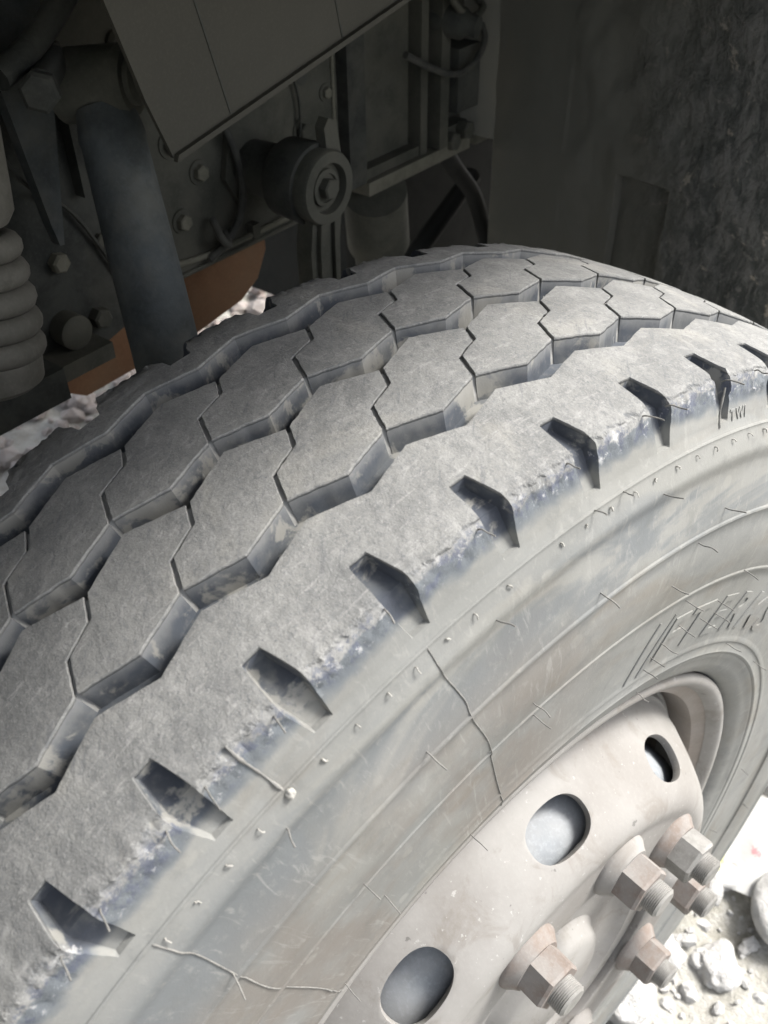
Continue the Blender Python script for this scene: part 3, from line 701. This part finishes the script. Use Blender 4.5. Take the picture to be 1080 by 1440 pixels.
# bracket plate bolted to the rail
br = empty('bracket_plate', 'dark triangular bracket plate bolted on the rail left of the link eye', 'bracket')
prism('plate', -.449, [(.285, .415), (.262, .455), (.285, .545), (.300, .62), (.355, .63), (.352, .52), (.350, .46), (.345, .405)], 0, .007, OLIVE, br)
wcyl('washer', [(0, .0185), (.0025, .0185), (.003, .016)], (.318, -.4418, .4475), (0, 1, 0), OLIVL, br, 28)
wcyl('bolt_head', [(0, .0118), (.008, .0118), (.0095, .0100)], (.318, -.4390, .4475), (0, 1, 0), OLIVE, br, 6)
wcyl('bolt_head', [(0, .0105), (.007, .0105), (.0085, .009)], (.348, -.4418, .535), (0, 1, 0), OLIVL, br, 6)
# bolts, pipe, clips and welds that clutter the rail face
for (p_, z_, r_) in ((.205, .505, .009), (.235, .470, .008), (.205, .430, .008), (.385, .470, .009), (.420, .405, .009), (.405, .540, .007), (.150, .480, .009), (.425, .500, .006)):
    a_ = random.uniform(0, 1); wcyl('washer', [(0, r_*1.55), (.0015, r_*1.5)], (p_, -.4498, z_), (0, 1, 0), OLIVE, rail, 20)
    wcyl('bolt_head', [(0, r_), (r_*.75, r_), (r_*.9, r_*.8)], (p_, -.4483, z_), (0, 1, 0), OLIVL if r_ < .0085 else OLIVE, rail, 6, tv*math.cos(a_)+Vector((0, 0, math.sin(a_))))
wtube('brake_pipe', [(-.1, -.444, .392), (.10, -.444, .392), (.17, -.443, .395), (.24, -.4435, .388), (.44, -.444, .389)], .0032, OLIVL, rail, 8)
for p_ in (.115, .29, .40): wbox('pipe_clip', (p_, -.4498, .384), (p_+.010, -.4395, .399), OLIVE, rail, .001)
wtube('wire', [(.345, -.446, .64), (.36, -.443, .56), (.378, -.4435, .50), (.372, -.444, .43), (.39, -.445, .40)], .0016, DARKM, rail, 6)
wtube('weld_bead', [(.19, -.4488, .376), (.30, -.4488, .3765), (.44, -.4488, .376)], .0024, OLIVE, rail)
# link with a round eye
lk = empty('suspension_link', 'forged link with a round bolted eye standing above the tyre crown', 'suspension link')
EYE = (.302, -.352, .458)
wcyl('bush_housing', [(-.098, .026), (-.048, .028), (-.044, .036), (-.040, .0385), (-.006, .040), (-.003, .0395)], EYE, (0, 1, 0), DARKM, lk)
wcyl('eye', [(-.003, .0355), (.010, .0365), (.014, .0345), (.0145, .0245), (.006, .0235), (.0055, .0)], EYE, (0, 1, 0), OLIVE, lk)
wcyl('bush', [(.005, .0185), (.0105, .0180), (.011, .014), (.0085, .0135), (.0085, 0)], EYE, (0, 1, 0), OLIVE, lk)
wcyl('bolt_head', [(.0085, .0105), (.017, .0105), (.0185, .009), (.0186, 0)], EYE, (0, 1, 0), OLIVE, lk, 6)
prism('arm', -.352, [(.283, .435), (.276, .40), (.276, .30), (.282, .14), (.318, .14), (.318, .30), (.320, .40), (.326, .435)], -.012, .008, OLIVE, lk)
prism('arm_rib', -.352, [(.288, .425), (.285, .40), (.285, .30), (.290, .14), (.294, .14), (.291, .30), (.292, .40), (.297, .425)], .0081, .013, OLIVE, lk, .001)
prism('arm_rib', -.352, [(.308, .425), (.307, .40), (.306, .30), (.306, .14), (.311, .14), (.312, .30), (.314, .40), (.317, .425)], .0081, .013, OLIVE, lk, .001)
prism('lug', -.352, [(.310, .487), (.307, .512), (.314, .520), (.325, .515), (.330, .482)], -.006, .006, OLIVE, lk)
# box frames right of the rail
bf = rail
wbox('panel', (.490, -.4684, .392), (.590, -.462, .60), OLIVE, bf, .002)
wbox('frame_post', (.452, -.4684, .386), (.482, -.440, .62), DARKM, bf, .004)
wbox('frame_post', (.592, -.4684, .386), (.606, -.444, .62), OLIVE, bf, .003)
wbox('frame_post', (.622, -.4684, .386), (.640, -.436, .62), OLIVE, bf, .004)
wbox('frame_bar', (.4825, -.4684, .386), (.5915, -.446, .398), OLIVE, bf, .003)
wbox('frame_bar', (.6405, -.4684, .386), (.697, -.446, .404), OLIVE, bf, .003)
wcyl('bolt_head', [(0, .012), (.012, .012), (.014, .010)], (.655, -.4455, .388), (0, 1, 0), OLIVE, bf, 6)
wcyl('bolt_head', [(0, .012), (.014, .012), (.016, .010)], (.682, -.4455, .396), (0, 1, 0), OLIVE, bf, 6)
wbox('side_box', (.650, -.4684, .425), (.697, -.43, .50), DARKM, bf, .006)
# hoses
def hose(label, pts, rad, mat=HOSE):
    o = wtube('hose', pts, rad, mat); tag(o, label, 'hose', 'hoses along the chassis rail')
hose('thin hose looping over the top of the bracket frame', [(.60, -.43, .60), (.625, -.42, .555), (.66, -.42, .535), (.69, -.425, .54), (.696, -.44, .55)], .0045, OLIVE)
hose('lower drooping hose hanging in front of the frame posts', [(.53, -.42, .52), (.575, -.415, .497), (.62, -.412, .482), (.665, -.415, .488), (.69, -.42, .505), (.697, -.43, .52)], .004, HOSE)
hose('black hose curving down the rail behind the panel corner', [(.235, -.440, .60), (.255, -.436, .53), (.275, -.434, .47), (.272, -.434, .425), (.250, -.436, .398), (.225, -.44, .385)], .0042, HOSE)
hose('short hose stub clipped to the rail beside the shock absorber', [(.250, -.44, .405), (.240, -.425, .400), (.232, -.425, .41), (.236, -.44, .425)], .004, HOSE)
cn_ = wcyl('connector', [(0, .016), (.01, .018), (.04, .018), (.05, .012), (.06, .012)], (.635, -.46, .535), (.2, 1, -.1), DARKM); tag(cn_, 'dark round connector hanging between the two hoses', 'connector')
# panel flap
fl = empty('plastic_flap', 'smooth grey panel hanging down with a pointed lower corner', 'flap')
poly = [(.048, .578), (.303, .632), (.62, .699), (.62, .90), (-.02, .90), (-.005, .79), (.014, .681), (.032, .62)]
prism('sheet', -.25, poly, -.0035, 0, FLAP, fl, .001)
bm = bmesh.new()
def flp(a, b, t): return W(a, -.25+t, b)
add_prism(bm, [(.047, .5765), (.303, .6305), (.62, .6975), (.62, .7015), (.303, .6345), (.049, .5810)], flp, .0002, .0045)
finish(bm, 'bottom_lip', FLAP, fl)
for a, b in (((.1045, .5935), (.084, .669)), ((.228, .6190), (.2215, .646))):
    d = Vector((b[0]-a[0], b[1]-a[1])); bm = bmesh.new(); e2 = (a[0]+d.x*4, a[1]+d.y*4) if d.length < .05 else (a[0]+d.x*3, a[1]+d.y*3)
    add_prism(bm, [(a[0]-.0008, a[1]), (a[0]+.0008, a[1]), (e2[0]+.0008, e2[1]), (e2[0]-.0008, e2[1])], flp, .0001, .0006); finish(bm, 'score_line', DARKM, fl)
# shock absorber
sk = empty('shock_absorber', 'blue black cylindrical shock absorber leaning down towards the tyre', 'shock absorber')
top_ = Vector((.060, -.335, .604)); bot = Vector((.004, -.235, .415)); top_ = top_+(bot-top_)*.10; ax = (bot-top_).normalized(); Ls = (bot-top_).length
wcyl('dust_tube', [(-.012, .010), (-.010, .0215), (.004, .0235), (.010, .0245), (.014, .0235), (Ls*.5, .0252), (Ls-.01, .0258), (Ls, .0240)], top_, ax, SHOCK, sk, 40)
wcyl('lower_rod', [(Ls-.002, .018), (Ls+.12, .018)], top_, ax, SHOCK, sk, 30)
eyec = top_-ax*.028
wcyl('upper_eye', [(-.030, .022), (-.028, .0255), (.022, .0255), (.026, .022)], (eyec.x, eyec.y, eyec.z), (.45, .85, .1), OLIVE, sk, 32)
wcyl('eye_bolt', [(.02, .016), (.03, .016), (.032, .011), (.05, .011)], (eyec.x, eyec.y, eyec.z), (.45, .85, .1), OLIVE, sk, 20)
wcyl('bolt_head', [(0, .0135), (.012, .0135), (.014, .011)], (.002, -.318, .622), (-.6, .7, .1), DARKM, sk, 6)
wcyl('mount_pin', [(0, .010), (.06, .010)], (.045, -.36, .625), (-.7, .7, 0), DARKM, sk, 16)
# tapered stay
st_ = prism('tapered_stay', -.40, [(.010, .66), (.066, .66), (.0585, .592), (.0375, .481), (.0335, .4815), (.030, .50), (.0195, .585)], -.006, .006, SHOCK)
tag(st_, 'slim tapered steel blade pointing down left of the shock absorber', 'stay')
# bracket arm above the stay
wtube('mounting_arm', [(-.02, -.33, .632), (.02, -.34, .645), (.06, -.35, .668), (.10, -.36, .70)], .009, DARKM, sk)
# coil spring over a tube at the left edge
bt = empty('coil_spring', 'dusty grey coil spring over a tube at the left edge', 'spring')
o0 = (-.0805, -.30, .64); axb = (-.13, .02, -1)
wcyl('upper_tube', [(-.2, .031), (.052, .034), (.066, .034), (.073, .030), (.076, .022), (.076, .0)], o0, axb, SPRING, bt, 40)
wcyl('inner_tube', [(.05, .0225), (.16, .0225)], o0, axb, DARKM, bt, 30)
dv_ = Vector(axb).normalized(); ua = dv_.orthogonal().normalized(); ub = dv_.cross(ua); hp = []
for i in range(200):
    t = i/199; an = t*2*PI*5.2; rr = .0260+.006*min(1, t*1.6)
    q = Vector(o0)+dv_*(.080+.088*t)+(ua*math.cos(an)+ub*math.sin(an))*rr; hp.append(W(*q))
bm = bmesh.new(); add_tube(bm, hp, .0088, 12); finish(bm, 'coil', SPRING, bt, sharp=60)
wcyl('lower_cup', [(.158, .020), (.160, .034), (.165, .0365), (.180, .036), (.185, .030), (.1855, .01)], o0, axb, SPRING, bt, 44)
# boss with bolts behind the boot (on the axle side)
ab = empty('axle_bracket', 'dark bracket with bolts between the coil spring and the shock absorber', 'bracket')
prism('plate', -.435, [(-.12, .70), (.045, .70), (.150, .52), (.138, .375), (.03, .345), (-.12, .345)], -.01, .004, DARKM, ab)
wcyl('bolt_head', [(0, .009), (.008, .009), (.010, .007)], (.048, -.4308, .452), (0, 1, 0), OLIVL, ab, 6)
wcyl('bolt_head', [(0, .010), (.010, .010), (.012, .008)], (.075, -.4308, .388), (0, 1, 0), OLIVE, ab, 6)
wcyl('boss', [(0, .016), (.018, .016), (.020, .013)], (.040, -.4308, .392), (0, 1, 0), OLIVE, ab, 24)
wbox('ledge', (-.12, -.4308, .360), (.065, -.40, .376), OLIVE, ab, .003)
for (p_, z_, r_) in ((.010, .53, .007), (-.01, .44, .008), (.095, .455, .007), (.118, .41, .008)):
    wcyl('bolt_head', [(0, r_), (r_*.8, r_), (r_, r_*.8)], (p_, -.4308, z_), (0, 1, 0), OLIVE, ab, 6)
wtube('wire', [(.0, -.425, .60), (.03, -.42, .53), (.07, -.424, .49), (.10, -.426, .43), (.12, -.428, .38)], .0020, HOSE, ab, 6)
wbox('rib', (-.12, -.4308, .405), (-.06, -.415, .60), OLIVE, ab, .003); wbox('rib', (.082, -.4308, .50), (.090, -.418, .62), DARKM, ab, .002)
# bar at lower left
o = wbox('steering_bar', (-.32, -.372, .382), (-.0205, -.345, .410), DARKM, None, .005); tag(o, 'dark square steel bar crossing the lower left behind the tyre', 'bar')
o = wbox('mounting_ledge', (-.30, -.42, .416), (-.024, -.372, .430), OLIVE, None, .004); tag(o, 'olive steel ledge above the dark square bar', 'ledge')
# orange tank under the rail
bm = bmesh.new(); poly = [(.02, .355), (.06, .285), (.085, .268), (.24, .272), (.315, .283), (.345, .300), (.362, .330), (.363, .3675), (.02, .3675)]
add_prism(bm, poly, Wq(-.55), -.10, .05); bevel(bm, .014, 4, 20)
o = finish(bm, 'orange_tank', ORANGE, None, sharp=50); tag(o, 'orange brown painted tank hanging under the chassis rail', 'tank')
# struts in the dark; gearbox, far rail and engine added to block light
gb = empty('gearbox', 'dark gearbox block added to darken the gap under the chassis', 'gearbox')
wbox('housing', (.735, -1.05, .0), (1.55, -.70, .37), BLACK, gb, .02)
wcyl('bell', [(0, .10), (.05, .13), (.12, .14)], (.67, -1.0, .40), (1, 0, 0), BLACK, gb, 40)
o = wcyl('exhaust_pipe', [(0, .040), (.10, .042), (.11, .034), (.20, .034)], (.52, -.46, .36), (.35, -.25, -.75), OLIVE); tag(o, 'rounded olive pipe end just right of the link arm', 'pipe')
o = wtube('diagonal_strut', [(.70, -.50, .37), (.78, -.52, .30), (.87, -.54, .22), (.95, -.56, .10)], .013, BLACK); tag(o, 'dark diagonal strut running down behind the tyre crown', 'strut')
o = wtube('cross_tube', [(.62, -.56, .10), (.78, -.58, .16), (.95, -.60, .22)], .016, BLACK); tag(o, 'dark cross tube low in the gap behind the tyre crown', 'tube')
fr = wbox('far_chassis_rail', (-1.2, -1.262, .372), (1.9, -1.25, .66), BLACK); tag(fr, 'second chassis rail on the far side, added to block light from there', 'chassis rail')
eb = empty('engine_block', 'dark engine block between the two chassis rails, added to block far-side light', 'engine')
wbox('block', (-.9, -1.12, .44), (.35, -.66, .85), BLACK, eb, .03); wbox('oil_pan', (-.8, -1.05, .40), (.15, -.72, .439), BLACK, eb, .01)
# wheel housing: rear liner, and unseen front liner, roof and cab floor added for shade
ho = empty('wheel_housing', 'dark mud caked wheel housing liner curving down behind the tyre', 'wheel housing')
def liner(name, pts_pq, z0f, z1, mat, seed):
    bm = bmesh.new(); n = len(pts_pq); m = 150; g = []
    for i, (p, q) in enumerate(pts_pq):
        z0 = z0f(q); col = []
        for j in range(m+1):
            z = lerp(z0, z1, j/m); w = W(p, q, z); d = noise.fractal(w*18, .8, 2, 3)*(.004 if q > -.3 else .0015)
            # raised pocket with a step, lower middle
            s = 0
            if -.222 < q < -.150 and z < .380-(q+.222)*.10: s = .016
            col.append(bm.verts.new(W(p+d+s, q, z)))
        g.append(col)
    for i in range(n-1):
        for j in range(m): bm.faces.new((g[i][j], g[i+1][j], g[i+1][j+1], g[i][j+1]))
    bmesh.ops.solidify(bm, geom=bm.faces[:], thickness=.004)
    return finish(bm, name, mat, ho, sharp=30)
def z0f(q): return -.12
path = []
for i in range(210):
    q = lerp(-.405, .12, i/209)
    p = .70-.012*max(0, (q+.25))*8*0
    if q > -.25: p = .70-.35*(q+.25)**1.4
    path.append((p, q))
liner('rear_liner', path, z0f, 1.0, PANEL, 1)
wbox('rear_liner_edge', (.700, -.459, .385), (.706, -.4055, 1.0), PANEL, ho, .001)
wbox('roof', (-1.0, -.47, 1.0), (.72, .12, 1.02), PANEL, ho, .004)  # out of view, added to keep the wheel well dark
wbox('shade_front_liner', (-1.0, -.45, -.1), (-.99, .12, .9995), PANEL, ho, .002)  # out of view, added to darken the lower-left tread
ft = empty('sun_blocker', 'black box behind the wheel housing liner, added to block the sun', 'tank')
wbox('blocker_body', (.76, -.40, -.20), (1.65, .11, .95), BLACK, ft, .04)  # added mass that stops sun reaching the gearbox past the liner
wbox('blocker_band', (.95, -.405, -.205), (1.0, .115, .955), BLACK, ft, .03)
cb = empty('truck_cab', 'unseen underside and outer skirt of the truck cab, added to shade the wheel', 'truck cab')
wbox('shade_cab_floor', (-1.3, -1.9, 1.03), (2.0, .14, 1.10), DARKM, cb, .01)  # unseen cover, added so the underside stays dark
wbox('shade_skirt', (-1.02, .1205, .80), (.74, .14, 1.0295), OLIVE, cb, .004)  # unseen, hung low to shade the flap and the inner tread
